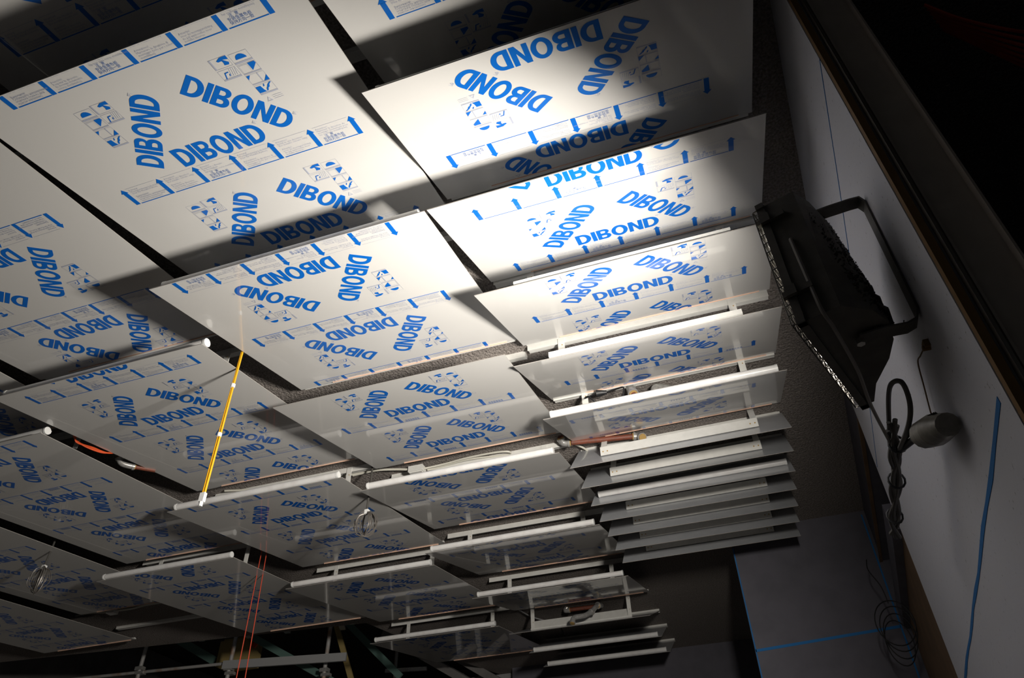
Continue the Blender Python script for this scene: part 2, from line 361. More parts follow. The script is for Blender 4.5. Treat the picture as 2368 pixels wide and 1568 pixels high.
def film_print(x0, x1, yn, yf, zf, flip, v0, hi, parent):
    """the words, pictogram blocks and arrow strips printed on the film, each a flat part of its panel"""
    D = math.hypot(yf-yn, zf-ZN); dy = (yf-yn)/D; dz = (zf-ZN)/D; nrm = Vector((0, dz, -dy))   # points down
    s = (x1-x0)/1.5
    for k in range(-6, 7):
        for nm, T in (TILE_HI if hi else TILE_LO):
            P = [(1.5-x, v0+k*TREP+y) if flip else (x, v0+k*TREP-y) for x, y in T.V]
            lo = min(p[1] for p in P); up_ = max(p[1] for p in P)
            if up_ < 0.012 or lo > D-0.012: continue
            me = bpy.data.meshes.new(nm); me.from_pydata([(a, b_, 0) for a, b_ in P], [], T.F)
            for mm in ('print', 'pale', 'mid'): me.materials.append(M[mm])
            me.polygons.foreach_set('material_index', T.mi)
            bm = bmesh.new(); bm.from_mesh(me)
            if lo < 0.004: bmesh.ops.bisect_plane(bm, geom=bm.verts[:]+bm.edges[:]+bm.faces[:], dist=1e-6, plane_co=(0, 0.004, 0), plane_no=(0, -1, 0), clear_outer=True)
            if up_ > D-0.004: bmesh.ops.bisect_plane(bm, geom=bm.verts[:]+bm.edges[:]+bm.faces[:], dist=1e-6, plane_co=(0, D-0.004, 0), plane_no=(0, 1, 0), clear_outer=True)
            for v in bm.verts:
                u, vv = v.co.x, v.co.y
                v.co = Vector((x0+u*s, yn+vv*dy, ZN+vv*dz))+nrm*0.0009
            bm.to_mesh(me); bm.free()
            ob = bpy.data.objects.new(nm, me); C.objects.link(ob); ob.parent = parent; ob.matrix_parent_inverse = Matrix.Translation(-parent.location)

# ------------------------------------------------------------------ ceiling panels
COL = {'R': (-1.017, 0.485), 'M': (-2.538, -1.030), 'L': (-4.035, -2.560), 'K': (-5.475, -4.060), 'J': (-6.86, -5.50), 'I': (-8.20, -6.88)}
CN = {'R': 'column beside the wall', 'M': 'second column from the wall', 'L': 'third column from the wall',
      'K': 'fourth column from the wall', 'J': 'fifth column from the wall', 'I': 'leftmost column'}
ORD = ['nearest', 'second', 'third', 'fourth', 'fifth', 'sixth', 'seventh', 'eighth', 'ninth', 'tenth']
# (column, near y, far y, far z, flip, print phase)
PAN = [
    ('R', 0.70, 1.55, 2.93, 0, 0.509), ('R', 1.326, 2.171, 2.925, 1, 0.555), ('R', 1.955, 2.82, 2.94, 0, 0.215), ('R', 2.558, 3.409, 2.925, 0, 0.578),
    ('R', 3.193, 4.051, 2.935, 0, 0.628), ('R', 3.778, 4.641, 2.937, 1, 0.17),
    ('M', -0.31, 1.06, 2.90, 0, 1.18), ('M', 0.87, 2.19, 2.90, 0, 0.732), ('M', 1.956, 3.31, 2.90, 1, 0.0), ('M', 3.07, 4.40, 2.893, 0, 0.615),
    ('M', 4.20, 5.525, 2.893, 1, 0.46), ('M', 5.364, 6.66, 2.907, 1, 0.2), ('M', 6.47, 7.745, 2.912, 1, 0.4),
    ('L', 0.81, 2.63, 2.895, 1, 0.646), ('L', 2.405, 4.217, 2.896, 0, 0.17), ('L', 3.978, 5.82, 2.89, 0, 0.752), ('L', 5.61, 7.457, 2.892, 0, 0.664), ('L', 7.28, 9.08, 2.892, 0, 0.3),
    ('K', 0.72, 3.07, 2.87, 1, 0.5), ('K', 2.80, 5.11, 2.868, 1, 0.035), ('K', 4.85, 7.17, 2.855, 1, 0.379),
    ('J', 3.22, 6.03, 2.88, 1, 0.34), ('I', 3.7, 6.89, 2.88, 1, 0.25),
]
def sheet_mesh(x0, x1, yn, zn, yf, zf, th=0.004):
    d = Vector((0, yf-yn, zf-zn)).normalized(); n = Vector((0, -d.z, d.y))     # up-facing normal
    b = MB(); A = [Vector((x0, yn, zn)), Vector((x1, yn, zn)), Vector((x1, yf, zf)), Vector((x0, yf, zf))]
    b.v = [tuple(p) for p in A]+[tuple(p+n*th) for p in A]
    b.face((3, 2, 1, 0), 0); b.face((4, 5, 6, 7), 1)
    for i in range(4): b.face((i, (i+1) % 4, 4+(i+1) % 4, 4+i), 2)
    return b
cnt = {}
TUBES = {('R', 1), ('R', 5), ('M', 2), ('M', 4), ('M', 5), ('M', 6), ('L', 1), ('L', 2), ('L', 3), ('L', 4), ('K', 1), ('K', 2)}
RAILS = {}
def bracket(col, yn, label, kind, rail_y, surf):
    """white ceiling rail with two upright straps down to the panel; surf(y) gives the panel's upper face"""
    x0, x1 = COL[col]; ry = rail_y
    t = thing('hanging_bracket', label, 'bracket', ((x0+x1)/2, ry, ZC), 'white brackets carrying the ceiling panels')
    W_ = x1-x0
    q = MB(); q.box(((x0+x1)/2, ry+0.012, ZC-0.012), (W_-0.02, 0.05, 0.026)); q.box(((x0+x1)/2, ry-0.016, ZC-0.022), (W_-0.02, 0.005, 0.044)); q.build('rail', 'white', t)
    if kind == 'slat':
        xa, xb, sy = x0+0.205, x1-0.19, yn+0.12
        q = MB(); q.box(((xa+xb)/2, sy, 2.762), (xb-xa, 0.004, 0.07)); q.box(((xa+xb)/2, sy+0.022, 2.795), (xb-xa, 0.04, 0.004)); q.build('channel', 'white', t)
        for sx in (xa+0.02, xa+0.052, xb-0.052, xb-0.02):
            MB().cyl((sx, sy-0.001, 2.757), (sx, sy-0.006, 2.757), 0.0048, 8).build('screw', 'hemp', t)
        z0 = 2.79
    elif kind == 'plate':
        xa, xb, sy = x0+0.155, x1-0.23, yn+0.29
        MB().box(((xa+xb)/2, sy+0.03, 2.765), (xb-xa-0.06, 0.004, 0.12), (Vector((1, 0, 0)), Vector((0, 0.93, -0.37)), Vector((0, 0.37, 0.93)))).build('plate', 'white', t)
        MB().box(((xa+xb)/2, sy, 2.712), (xb-xa, 0.03, 0.026)).build('channel', 'white', t)
        z0 = 2.72
    else:
        xa, xb, sy = x0+0.21, x1-0.20, ry-0.021
        z0 = surf(sy)+0.005
        if kind == 'channel':
            h_ = 0.034 if yn > 3 else 0.016
            MB().box(((xa+xb)/2, yn+0.022, 2.607+0.006+h_/2+0.009), (xb-xa, 0.03, h_)).build('channel', 'white', t)
    for k, sx in enumerate((xa+0.022, xb-0.022)):
        if kind == 'slat':
            MB().bar((sx, sy+0.004, z0-0.02), (sx, sy+0.135, ZC-0.004), 0.042, 0.004).build('strap', 'white', t); continue
        MB().box((sx, sy, (z0+ZC-0.002)/2), (0.042, 0.004, ZC-0.002-z0)).build('strap', 'white', t)
        for f_ in (0.3, 0.75):
            zz = z0+(ZC-z0)*f_; MB().cyl((sx+0.006, sy-0.0015, zz), (sx+0.006, sy-0.006, zz), 0.0035, 6).build('screw', 'hemp', t)
    return t
def tube_light(col, yn, label, z=2.645, end=0.045, dy=0.042):
    x0, x1 = COL[col]; xa, xb = x0+0.045, x1-end; y = yn+dy
    t = thing('tube_light', label, 'light', ((x0+x1)/2, y, z), 'unlit white tube lights along the panel edges')
    MB().cyl((xa+0.012, y, z), (xb-0.012, y, z), 0.0235, 20).build('tube', 'tube', t, smooth=True)
    for s0, s1 in ((xa, xa+0.014), (xb-0.014, xb)): MB().cyl((s0, y, z), (s1, y, z), 0.0255, 20).build('end_cap', 'cap', t, smooth=True)
    MB().box(((xa+xb)/2, y+0.026, z+0.009), (xb-xa-0.02, 0.016, 0.020)).build('batten', 'white', t)
    return t
def panel(col, yn, yf, zf, flip, ph, tube=True, idx=0):
    x0, x1 = COL[col]; where = f'{ORD[idx]} {"from" if idx else "to"} camera in {CN[col]}'
    t = thing('printed_panel', f'blue-printed white ceiling panel, {where}', 'panel', ((x0+x1)/2, yn, ZN), 'tilted ceiling panels in white printed film')
    sheet_mesh(x0, x1, yn, ZN, yf, zf).build('sheet', ['film', 'alu', 'edge'], t, recalc=False)
    hi = (yn < 3.0 and col in 'RM') or (yn < 2.5 and col in 'L')
    film_print(x0, x1, yn, yf, zf, flip, ph, hi, t)
    MB().box(((x0+x1)/2, yf-0.006, zf+0.013), (x1-x0-0.01, 0.016, 0.016)).build('edge_trim', 'white', t)
    MB().box(((x0+x1)/2, yf+0.014, zf+0.016), (x1-x0-0.03, 0.018, 0.008)).build('edge_trim', 'white', t)
    lip = MB().box(((x0+x1)/2+0.06*(x1-x0), yf-0.010, zf-0.004), ((x1-x0)*0.80, 0.004, 0.009)).build('edge_lip', 'lip', t); lip['label'] = 'bare edge lip with a peach reflection painted in its colour'  # lip strip turned to the light, its reflection put into the colour
    sl_ = (zf-ZN)/(yf-yn)
    ry = yn+(0.285 if col == 'R' else 0.455)
    kind = 'channel' if (col == 'R' and idx in (3, 4)) else 'plain'
    bracket(col, yn, f'white strap bracket above the panel {where}', kind, ry, lambda y: ZN+sl_*(y-yn))
    if tube: tube_light(col, yn, f'unlit tube light on the panel {where}', end=0.006 if (col, idx) in (('L', 1), ('K', 1)) else 0.045, dy=0.042 if yn < 3.0 else 0.026)
for (col, yn, yf, zf, fl, ph) in PAN:
    i = cnt.get(col, 0); cnt[col] = i+1
    panel(col, yn, yf, zf, fl, ph, tube=(col, i) in TUBES, idx=i)
# steep narrow slats that end each of the two right-hand columns
def slat(col, yn, yf, zf, label, kind, blabel):
    x0, x1 = COL[col]
    t = thing('slat_panel', label, 'slat', ((x0+x1)/2, yn, ZN), 'steep narrow grey slats')
    sheet_mesh(x0, x1, yn, ZN, yf, zf).build('sheet', ['film', 'alu', 'edge'], t, recalc=False)
    MB().box(((x0+x1)/2, yf+0.004, zf+0.004), (x1-x0-0.06, 0.006, 0.04)).build('flange', 'white', t)
    sl_ = (zf-ZN)/(yf-yn)
    bracket(col, yn, blabel, kind, yf+0.03, lambda y: min(ZN+sl_*(y-yn), 2.90))
SL = [4.433, 4.745, 5.039, 5.322, 5.606, 5.894, 6.175]
for i, y in enumerate(SL):
    nm = f'{["first", "second", "third", "fourth", "fifth", "sixth", "last"][i]} of seven steep slats beside the wall'
    slat('R', y, y+0.355, 2.937, f'narrow grey metal slat, {nm}', 'slat' if i != 2 else 'plain', f'white bracket fixed on the {nm}')
    if i == 2: tube_light('R', y, 'dull unlit tube light among the steep slats by the wall', 2.75, end=0.03, dy=0.115)
for i, (y, yf) in enumerate(((7.56, 8.43), (8.25, 8.95), (8.81, 9.52))):
    nm = f'{["first", "second", "last"][i]} of three far slats in the second column'
    slat('M', y, yf, 2.937, f'narrow white slat, {nm}', 'plate' if i == 0 else 'plain', f'white bracket fixed on the {nm}')
    if i: tube_light('M', y, f'unlit tube light on the {nm}')
# bare rail on the ceiling at the far left
o = MB().box((-6.3, 6.68, ZC-0.014), (1.35, 0.05, 0.03)).build('bare_rail', 'white'); tag(o, 'bare white rail on the sprayed ceiling at far left, without a panel', 'rail')

# ------------------------------------------------------------------ floodlight on the wall
ZB, ZT = 1.31, 1.785
def fpt(px, dn):     # horizontal: along the front (0 near .. 1 far), depth behind the front
    a = Vector((0.293, 1.693, 0)); bb = Vector((0.466, 2.175, 0)); return a+(bb-a)*px-LAMP_N*dn
fl = thing('floodlight', 'black dusty floodlight on a bracket, fixed to the white wall', 'floodlight', (0.61, 1.80, 1.36))
PROF = [(0, 0), (0, 0.105), (0.06, 0.13), (0.14, 0.165), (0.30, 0.185), (0.46, 0.172), (0.62, 0.135), (0.82, 0.065), (1.0, 0.03), (1.0, 0)]
b = MB(); n = len(PROF)
for z, k_ in ((ZB, 1.0), (ZB+0.16, 0.95), (ZT-0.05, 0.80), (ZT, 0.72)):
    for q_, d_ in PROF:
        p = fpt(q_, d_ if d_ < 0.11 else 0.105+(d_-0.105)*(k_ if k_ == 1 else (k_-0.55)/0.45)); b.v.append((p.x, p.y, z))
for r_ in range(3):
    for i in range(n-1): b.face((r_*n+i, r_*n+i+1, (r_+1)*n+i+1, (r_+1)*n+i))
b.face(list(range(n))); b.face([3*n+i for i in range(n)][::-1])
sh = b.build('housing', 'housing', fl)
so = sh.modifiers.new('thick', 'SOLIDIFY'); so.thickness = 0.006; so.offset = 0
ux = (fpt(1, 0)-fpt(0, 0)).normalized(); fw = (fpt(1, 0)-fpt(0, 0)).length
ax = (ux, Vector((0, 0, 1)), LAMP_N)
zc = (ZB+ZT)/2
rim = MB()
for z in (ZB, ZT): rim.box(fpt(0.5, 0)+Vector((0, 0, z)), (fw+0.03, 0.02, 0.024), ax)
for q in (0, 1): rim.box(fpt(q, 0)+Vector((0, 0, zc)), (0.02, ZT-ZB+0.02, 0.024), ax)
rim.build('front_frame', 'housing', fl)
# raised cover on the near side, with cooling ribs on the back
rb = MB()
for k in range(9):
    z = ZB+0.05+k*(ZT-ZB-0.1)/8
    rb.prism([(p.x, p.y) for p in (fpt(0.10, 0.12), fpt(0.16, 0.165-0.04*k/8), fpt(0.32, 0.20-0.055*k/8), fpt(0.5, 0.19-0.055*k/8), fpt(0.66, 0.11))], z-0.004, z+0.004)
rb.build('cooling_ribs', 'housing', fl)
for z in (ZB+0.10, ZT-0.07):
    MB().box(fpt(-0.02, 0.02)+Vector((0, 0, z)), (0.016, 0.02, 0.085), ax).box(fpt(-0.045, 0.005)+Vector((0, 0, z)), (0.012, 0.034, 0.03), ax).build('clip', 'housing', fl)
# wire guard standing proud of the glass
g = MB(); nb = 12
for k in range(nb+1):
    q = k/nb
    g.tube([fpt(q, 0)+Vector((0, 0, ZB-0.004)), fpt(q, -0.028)+Vector((0, 0, ZB+0.004)), fpt(q, -0.028)+Vector((0, 0, ZT-0.004)), fpt(q, 0)+Vector((0, 0, ZT+0.004))], 0.0022, 5)
nz = 13
for k in range(nz+1):
    z = ZB+(ZT-ZB)*k/nz
    g.tube([fpt(-0.006, 0)+Vector((0, 0, z)), fpt(0.0, -0.026)+Vector((0, 0, z)), fpt(1.0, -0.026)+Vector((0, 0, z)), fpt(1.006, 0)+Vector((0, 0, z))], 0.0022, 5)
go = g.build('wire_guard', 'wire', fl); go['label'] = 'bright wire grille over the lamp front'
rf = MB()
P4 = [fpt(0.03, 0.012), fpt(0.97, 0.012), fpt(0.80, 0.125), fpt(0.20, 0.125)]
for a_, c_ in ((0, 3), (1, 2)):
    o = len(rf.v)
    rf.v += [(P4[a_].x, P4[a_].y, ZB+0.012), (P4[c_].x, P4[c_].y, ZB+0.09), (P4[c_].x, P4[c_].y, ZT-0.09), (P4[a_].x, P4[a_].y, ZT-0.012)]; rf.face((o, o+1, o+2, o+3))
o = len(rf.v); rf.v += [(P4[3].x, P4[3].y, ZB+0.09), (P4[2].x, P4[2].y, ZB+0.09), (P4[2].x, P4[2].y, ZT-0.09), (P4[3].x, P4[3].y, ZT-0.09)]; rf.face((o, o+1, o+2, o+3))
rf.build('reflector', 'reflector', fl)
lb = MB().cyl(fpt(0.5, 0.085)+Vector((0, 0, zc-0.11)), fpt(0.5, 0.085)+Vector((0, 0, zc+0.11)), 0.016, 12).build('halogen_tube', 'glow', fl)
# bracket: base plate on the wall, two arms
br = MB()
sec = []
wn = Vector((-1, WB, 0)).normalized()
def bp(y, z, off): return Vector((wx(y), y, z))+wn*off
pvt = fpt(0.30, 0.10)
path = [Vector((pvt.x, pvt.y, ZB-0.018)), Vector((0.50, 1.80, ZB-0.012)), bp(1.82, ZB+0.004, 0.045), bp(1.82, ZB+0.014, 0.018), bp(1.82, ZB+0.045, 0.006), bp(1.80, ZT+0.005, 0.006), bp(1.80, ZT+0.034, 0.018), bp(1.80, ZT+0.036, 0.045), Vector((0.50, 1.80, ZT+0.024)), Vector((pvt.x, pvt.y, ZT+0.018))]
wid = Vector((0, 1, 0))
for i, p in enumerate(path):
    d = (path[min(i+1, len(path)-1)]-path[max(i-1, 0)]).normalized(); nn = d.cross(wid).normalized()
    for sy in (-0.024, 0.024):
        for sn in (-0.003, 0.003): br.v.append(tuple(p+wid*sy+nn*sn))
for i in range(len(path)-1):
    o = 4*i
    for a_, c_ in ((0, 1), (1, 3), (3, 2), (2, 0)): br.face((o+a_, o+c_, o+4+c_, o+4+a_))
br.face((0, 1, 3, 2)); o = 4*(len(path)-1); br.face((o, o+2, o+3, o+1))
br.build('bracket', 'housing', fl)
MB().cyl((pvt.x, pvt.y, ZB-0.034), (pvt.x, pvt.y, ZB-0.018), 0.012, 6).build('pivot_bolt', 'brightsteel', fl)
MB().cyl((pvt.x, pvt.y, ZT+0.018), (pvt.x, pvt.y, ZT+0.034), 0.012, 6).build('pivot_bolt', 'brightsteel', fl)
# dust furring on the back and the bracket
ds = MB()
def clump(p, r):
    o = len(ds.v); R_ = lambda: random.uniform(-1, 1)*r
    for k in range(4): ds.v.append((p[0]+R_(), p[1]+R_(), p[2]+R_()))
    for f in ((0, 1, 2), (0, 1, 3), (1, 2, 3), (0, 2, 3)): ds.face([o+i for i in f])
for k in range(900):
    q = random.uniform(0.05, 0.5); zz = random.uniform(ZB+0.01, ZT-0.02); s_ = 0.15+0.045*math.sin(math.pi*min(max((q-0.0)/0.7, 0), 1))-0.05*(zz-ZB)/(ZT-ZB)
    p = fpt(q, s_); clump((p.x, p.y, zz), 0.006)
for k in range(160):
    t_ = random.random(); p = (path[0].lerp(path[1], t_*2) if t_ < 0.5 else path[1].lerp(path[2], t_*2-1)); clump((p.x, p.y+random.uniform(-0.024, 0.024), p.z+0.004), 0.006)
do = ds.build('dust', 'dust', fl, recalc=False); do['kind'] = 'stuff'
# the lamp's own light
al = bpy.data.lights.new('flood_beam', 'AREA'); al.shape = 'RECTANGLE'; al.size = 0.30; al.size_y = 0.32
al.energy = FLOOD_POWER; al.color = (1.0, 0.945, 0.865); al.spread = math.radians(FLOOD_SPREAD)
ao = bpy.data.objects.new('flood_beam', al); C.objects.link(ao)
ao.location = fpt(0.5, 0.02)+Vector((0, 0, zc))
zax = -BEAM_N; xax = Vector((0, 0, 1)).cross(zax).normalized(); yax = zax.cross(xax)
ao.matrix_world = Matrix.Translation(ao.location) @ Matrix((xax, yax, zax)).transposed().to_4x4()

# ------------------------------------------------------------------ cable of the floodlight, plug, wall wire
cb = thing('power_cable', 'grey lamp cable bundled with ties, hanging below the floodlight', 'cable', (0.54, 2.3, 1.3))
pts = [fpt(0.0, 0.05)+Vector((0, 0, 1.60)), fpt(-0.022, 0.052)+Vector((0, 0, 1.585)), fpt(-0.022, 0.056)+Vector((0, 0, 1.42)), fpt(-0.015, 0.06)+Vector((0, 0, 1.315)), fpt(0.10, 0.065)+Vector((0, 0, 1.278)), fpt(0.55, 0.05)+Vector((0, 0, 1.282)), fpt(0.98, 0.02)+Vector((0, 0, 1.285)), (0.55, 2.40, 1.25)]
MB().tube(spline(pts), 0.0055, 8).build('lead', 'leadgrey', cb, smooth=True)
for k in range(5):
    dx = 0.016*math.cos(k*1.3); dy_ = 0.045*math.sin(k*1.3)
    pts = [(0.548+dx, 2.30+dy_, 1.285), (0.55-dx, 2.42+dy_, 1.24), (0.556+dx, 2.60+dy_*1.6, 1.225), (0.56-dx, 2.82+dy_, 1.205), (0.565+dx, 2.98+dy_*0.7-0.02*k, 1.19+0.005*k)]
    MB().tube(spline(pts), 0.008, 7).build('cable_strand', 'cable', cb, smooth=True)
loop = [(0.545, 2.36, 1.29), (0.535, 2.15, 1.30), (0.53, 2.03, 1.275), (0.535, 1.95, 1.22), (0.545, 2.00, 1.18), (0.55, 2.12, 1.18), (0.55, 2.32, 1.215)]
MB().tube(spline(loop), 0.0075, 8).build('cable_loop', 'cable', cb, smooth=True)
for y, z in ((2.36, 1.25), (2.56, 1.222), (2.8, 1.2)):
    MB().tube([(0.556+0.026*math.cos(a), y, z+0.03*math.sin(a)) for a in [2*math.pi*k/12 for k in range(12)]], 0.004, 6, closed=True).build('cable_tie', 'black', cb)
pl = thing('plug_coupling', 'dusty pale plug and coupling lying against the white wall', 'plug', (0.62, 2.25, 1.2))
MB().cyl((0.560, 2.36, 1.23), (0.572, 2.20, 1.175), 0.011, 10).cyl((0.572, 2.20, 1.175), (0.580, 2.12, 1.14), 0.015, 12, r2=0.036).build('plug_neck', 'black', pl, smooth=True)
MB().cyl((0.580, 2.12, 1.14), (0.588, 2.04, 1.105), 0.042, 14, r2=0.046).cyl((0.588, 2.04, 1.105), (0.594, 1.94, 1.06), 0.046, 14, r2=0.032).build('plug_body', 'clear', pl, smooth=True)
ds = MB()
for k in range(220):
    t_ = random.random(); clump((0.560+0.03*t_-0.008, 2.36-0.40*t_, 1.23-0.165*t_+0.010+0.034*min(t_*1.4, 1)), 0.007)
do = ds.build('dust', 'dust', pl, recalc=False); do['kind'] = 'stuff'
wwire = thing('thin_wire', 'thin brown wire hanging from a hook on the white wall', 'wire', (0.62, 1.9, 1.28))
MB().tube(spline([(wx(1.89)-0.012, 1.89, 1.285), (wx(1.95)-0.016, 1.96, 1.305), (wx(2.03)-0.014, 2.04, 1.335), (wx(2.12)-0.012, 2.12, 1.30), (wx(2.2)-0.012, 2.20, 1.24), (wx(2.2)-0.018, 2.19, 1.18)]), 0.0022, 6).build('wire', 'wood', wwire, smooth=True)
MB().box((wx(1.88)-0.008, 1.88, 1.283), (0.016, 0.025, 0.022)).cyl((wx(1.88)-0.02, 1.885, 1.276), (wx(1.88), 1.885, 1.276), 0.008, 8).build('hook', 'boardedge', wwire)
# black coil in the corner by the plywood
co = thing('cable_coil', 'thin black cable coil hanging in the corner by the brown board', 'cable', (0.95, 6.3, 1.9))
for k in range(4):
    ph_ = k*0.9; cx, cy, cz = 0.93, 6.0+0.05*k, 1.76-0.02*k
    MB().tube([(cx+0.13*math.cos(a)*(1-0.1*k)+0.02*math.sin(ph_), cy, cz+0.16*math.sin(a)+0.02*math.cos(ph_)) for a in [2*math.pi*i/28 for i in range(28)]], 0.0045, 6, closed=True).build('loop', 'black', co, smooth=True)
MB().tube(spline([(0.93, 6.0, 1.92), (0.92, 6.0, 2.05), (0.88, 6.05, 2.2), (0.90, 6.1, 2.3)]), 0.004, 6).build('tail', 'black', co, smooth=True)
rbn = thing('red_cable_bundle', 'dim bundle of red cables in the dark at upper right', 'cable', (1.18, 1.65, 2.3))
for k in range(7):
    a0 = (1.02+0.012*k, 1.62+0.02*k, 2.50); a1 = (1.10+0.015*k, 1.64+0.02*k, 2.38-0.012*k); a2 = (1.22+0.01*k, 1.66+0.02*k, 2.26-0.02*k); a3 = (1.36, 1.70+0.02*k, 2.22-0.02*k)
    MB().tube(spline([a0, a1, a2, a3]), 0.006, 6).build('cable', 'red', rbn, smooth=True)

# ------------------------------------------------------------------ sprinkler pipes
def pipe_run(label, segs, elbows, loc):
    t = thing('sprinkler_pipe', label, 'pipe', loc, 'red pipes with galvanised elbows under the ceiling')
    for pts_, r in segs: MB().tube(pts_, r, 14).build('pipe', 'redpipe', t, smooth=True)
    for pts_, r in elbows:
        P_ = spline(pts_, 5); MB().tube(P_, r, 14).build('elbow', 'galv', t, smooth=True)
        for e, f in ((P_[0], P_[1]), (P_[-1], P_[-2])):
            d = (f-e).normalized(); MB().cyl(e, e+d*0.016, r*1.22, 14).build('collar', 'galv', t, smooth=True)
            MB().cyl(e-d*0.006, e, r*0.95, 12).build('thread', 'hemp', t, smooth=True)
    return t
zp = 2.90
pipe_run('pair of galvanised elbows between the fifth and sixth panels by the wall',
         [([(-0.16, 4.26, 2.96), (-0.19, 4.24, 2.935)], 0.02), ([(-0.46, 4.07, 2.86), (-0.45, 4.07, 2.80)], 0.02)],
         [([(-0.475, 4.10, 2.955), (-0.475, 4.09, 2.92), (-0.46, 4.07, 2.86)], 0.031), ([(-0.19, 4.24, 2.935), (-0.25, 4.18, 2.925), (-0.31, 4.12, 2.905), (-0.318, 4.10, 2.84)], 0.030)], (-0.35, 4.08, 2.95))
pipe_run('long red pipe with galvanised elbows behind the sixth panel by the wall',
         [([(-1.03, 4.60, 2.915), (-0.58, 4.68, 2.915)], 0.021), ([(-1.10, 4.55, 2.955), (-1.095, 4.585, 2.93)], 0.021)],
         [([(-1.10, 4.56, 2.945), (-1.09, 4.59, 2.92), (-1.04, 4.60, 2.915)], 0.027), ([(-0.58, 4.68, 2.915), (-0.54, 4.69, 2.912), (-0.51, 4.66, 2.88)], 0.029)], (-0.8, 4.64, 2.95))
pipe_run('red pipe with a stepped galvanised drop beyond the seventh panel of the second column',
         [([(-1.98, 8.0, 2.93), (-1.66, 8.01, 2.93)], 0.022)],
         [([(-1.66, 8.01, 2.93), (-1.61, 8.0, 2.93), (-1.62, 7.86, 2.88)], 0.028), ([(-2.0, 8.0, 2.96), (-2.02, 8.0, 2.93), (-1.97, 8.0, 2.93)], 0.028), ([(-1.62, 7.88, 2.90), (-1.64, 7.76, 2.82), (-1.66, 7.70, 2.76)], 0.026), ([(-1.66, 7.70, 2.77), (-1.72, 7.62, 2.71), (-1.82, 7.56, 2.68), (-1.84, 7.54, 2.62)], 0.026)], (-1.8, 8.0, 2.95))
pipe_run('short red pipe showing in the gap between the third and fourth columns',
         [([(-4.085, 3.60, 2.795), (-4.01, 3.72, 2.815)], 0.017)], [([(-4.15, 3.50, 2.83), (-4.135, 3.53, 2.795), (-4.085, 3.60, 2.795)], 0.023)], (-4.1, 3.6, 2.95))

# ------------------------------------------------------------------ cables and boxes on the ceiling
jb = thing('junction_box', 'white junction box with looped white cable by the fourth panel of the second column', 'box', (-2.30, 4.56, 2.95))
MB().box((-2.27, 4.565, 2.915), (0.12, 0.075, 0.05)).box((-2.27, 4.565, 2.888), (0.105, 0.06, 0.01)).build('box', 'white', jb)
MB().tube(spline([(-2.80, 4.50, 2.94), (-2.6, 4.50, 2.945), (-2.45, 4.53, 2.94), (-2.33, 4.55, 2.925)]), 0.009, 7).build('cable', 'cream', jb, smooth=True)
MB().tube(spline([(-2.21, 4.57, 2.92), (-2.05, 4.60, 2.945), (-1.85, 4.585, 2.95), (-1.62, 4.58, 2.945), (-1.52, 4.60, 2.94), (-1.56, 4.64, 2.945), (-1.85, 4.61, 2.95), (-2.12, 4.63, 2.945), (-2.20, 4.60, 2.92)]), 0.008, 7).build('cable', 'cream', jb, smooth=True)
MB().tube(spline([(-2.26, 4.60, 2.895), (-2.22, 4.66, 2.87), (-2.12, 4.72, 2.87), (-2.05, 4.74, 2.88)]), 0.011, 7).build('connector', 'black', jb, smooth=True)
wcb = tag(MB().tube(spline([(-3.9, 4.37, 2.95), (-3.6, 4.44, 2.95), (-3.2, 4.45, 2.95), (-2.9, 4.49, 2.948), (-2.65, 4.5, 2.948)]), 0.009, 7).build('white_cable', 'cream', smooth=True), 'white cable run along the ceiling behind the third panel of the third column', 'cable')
pg = thing('cable_connector', 'black plug connector dangling behind the strap of the sixth panel by the wall', 'connector', (-0.72, 4.0, 2.93))
MB().cyl((-0.70, 4.02, 2.89), (-0.63, 4.03, 2.89), 0.026, 10, r2=0.014).build('plug', 'black', pg, smooth=True)
MB().tube(spline([(-0.63, 4.03, 2.89), (-0.55, 4.0, 2.88), (-0.50, 3.92, 2.82), (-0.5, 3.86, 2.72)]), 0.006, 6).build('cable', 'black', pg, smooth=True)
MB().tube(spline([(-0.70, 4.02, 2.89), (-0.76, 3.92, 2.80), (-0.72, 3.84, 2.75), (-0.68, 3.84, 2.69)]), 0.005, 6).build('cable', 'black', pg, smooth=True)
for nm, pts_, lab in (('cream_cable', [(-1.05, 4.66, 2.955), (-0.96, 4.75, 2.93), (-0.92, 4.86, 2.90)], 'short white cable beside the first steep slat'),
                      ('black_cable', [(-2.33, 8.32, 2.90), (-2.25, 8.30, 2.93), (-2.18, 8.28, 2.90), (-2.12, 8.26, 2.75)], 'black cable loop above the second far slat'),
                      ('grey_cable', [(-2.52, 7.8, 2.95), (-2.45, 8.05, 2.94), (-2.32, 8.25, 2.93)], 'grey conduit on the ceiling beside the seventh panel')):
    tag(MB().tube(spline(pts_), 0.008, 7).build(nm, 'cream' if 'cream' in nm else ('black' if 'black' in nm else 'studs'), smooth=True), lab, 'cable')
kb = thing('junction_box', 'white junction box with cable on the ceiling at far left', 'box', (-6.65, 6.2, 2.95))
MB().box((-6.62, 6.20, 2.935), (0.10, 0.07, 0.045)).build('box', 'white', kb)
MB().tube(spline([(-7.1, 6.18, 2.95), (-6.9, 6.17, 2.95), (-6.68, 6.2, 2.94)]), 0.011, 6).build('cable', 'cream', kb, smooth=True)
MB().tube(spline([(-6.57, 6.2, 2.94), (-6.4, 6.23, 2.95), (-6.2, 6.20, 2.95), (-6.0, 6.2, 2.95)]), 0.011, 6).build('cable', 'cream', kb, smooth=True)
oc = thing('orange_cable', 'orange cables lying in the gap between the third and fourth columns', 'cable', (-4.3, 3.4, 2.93))
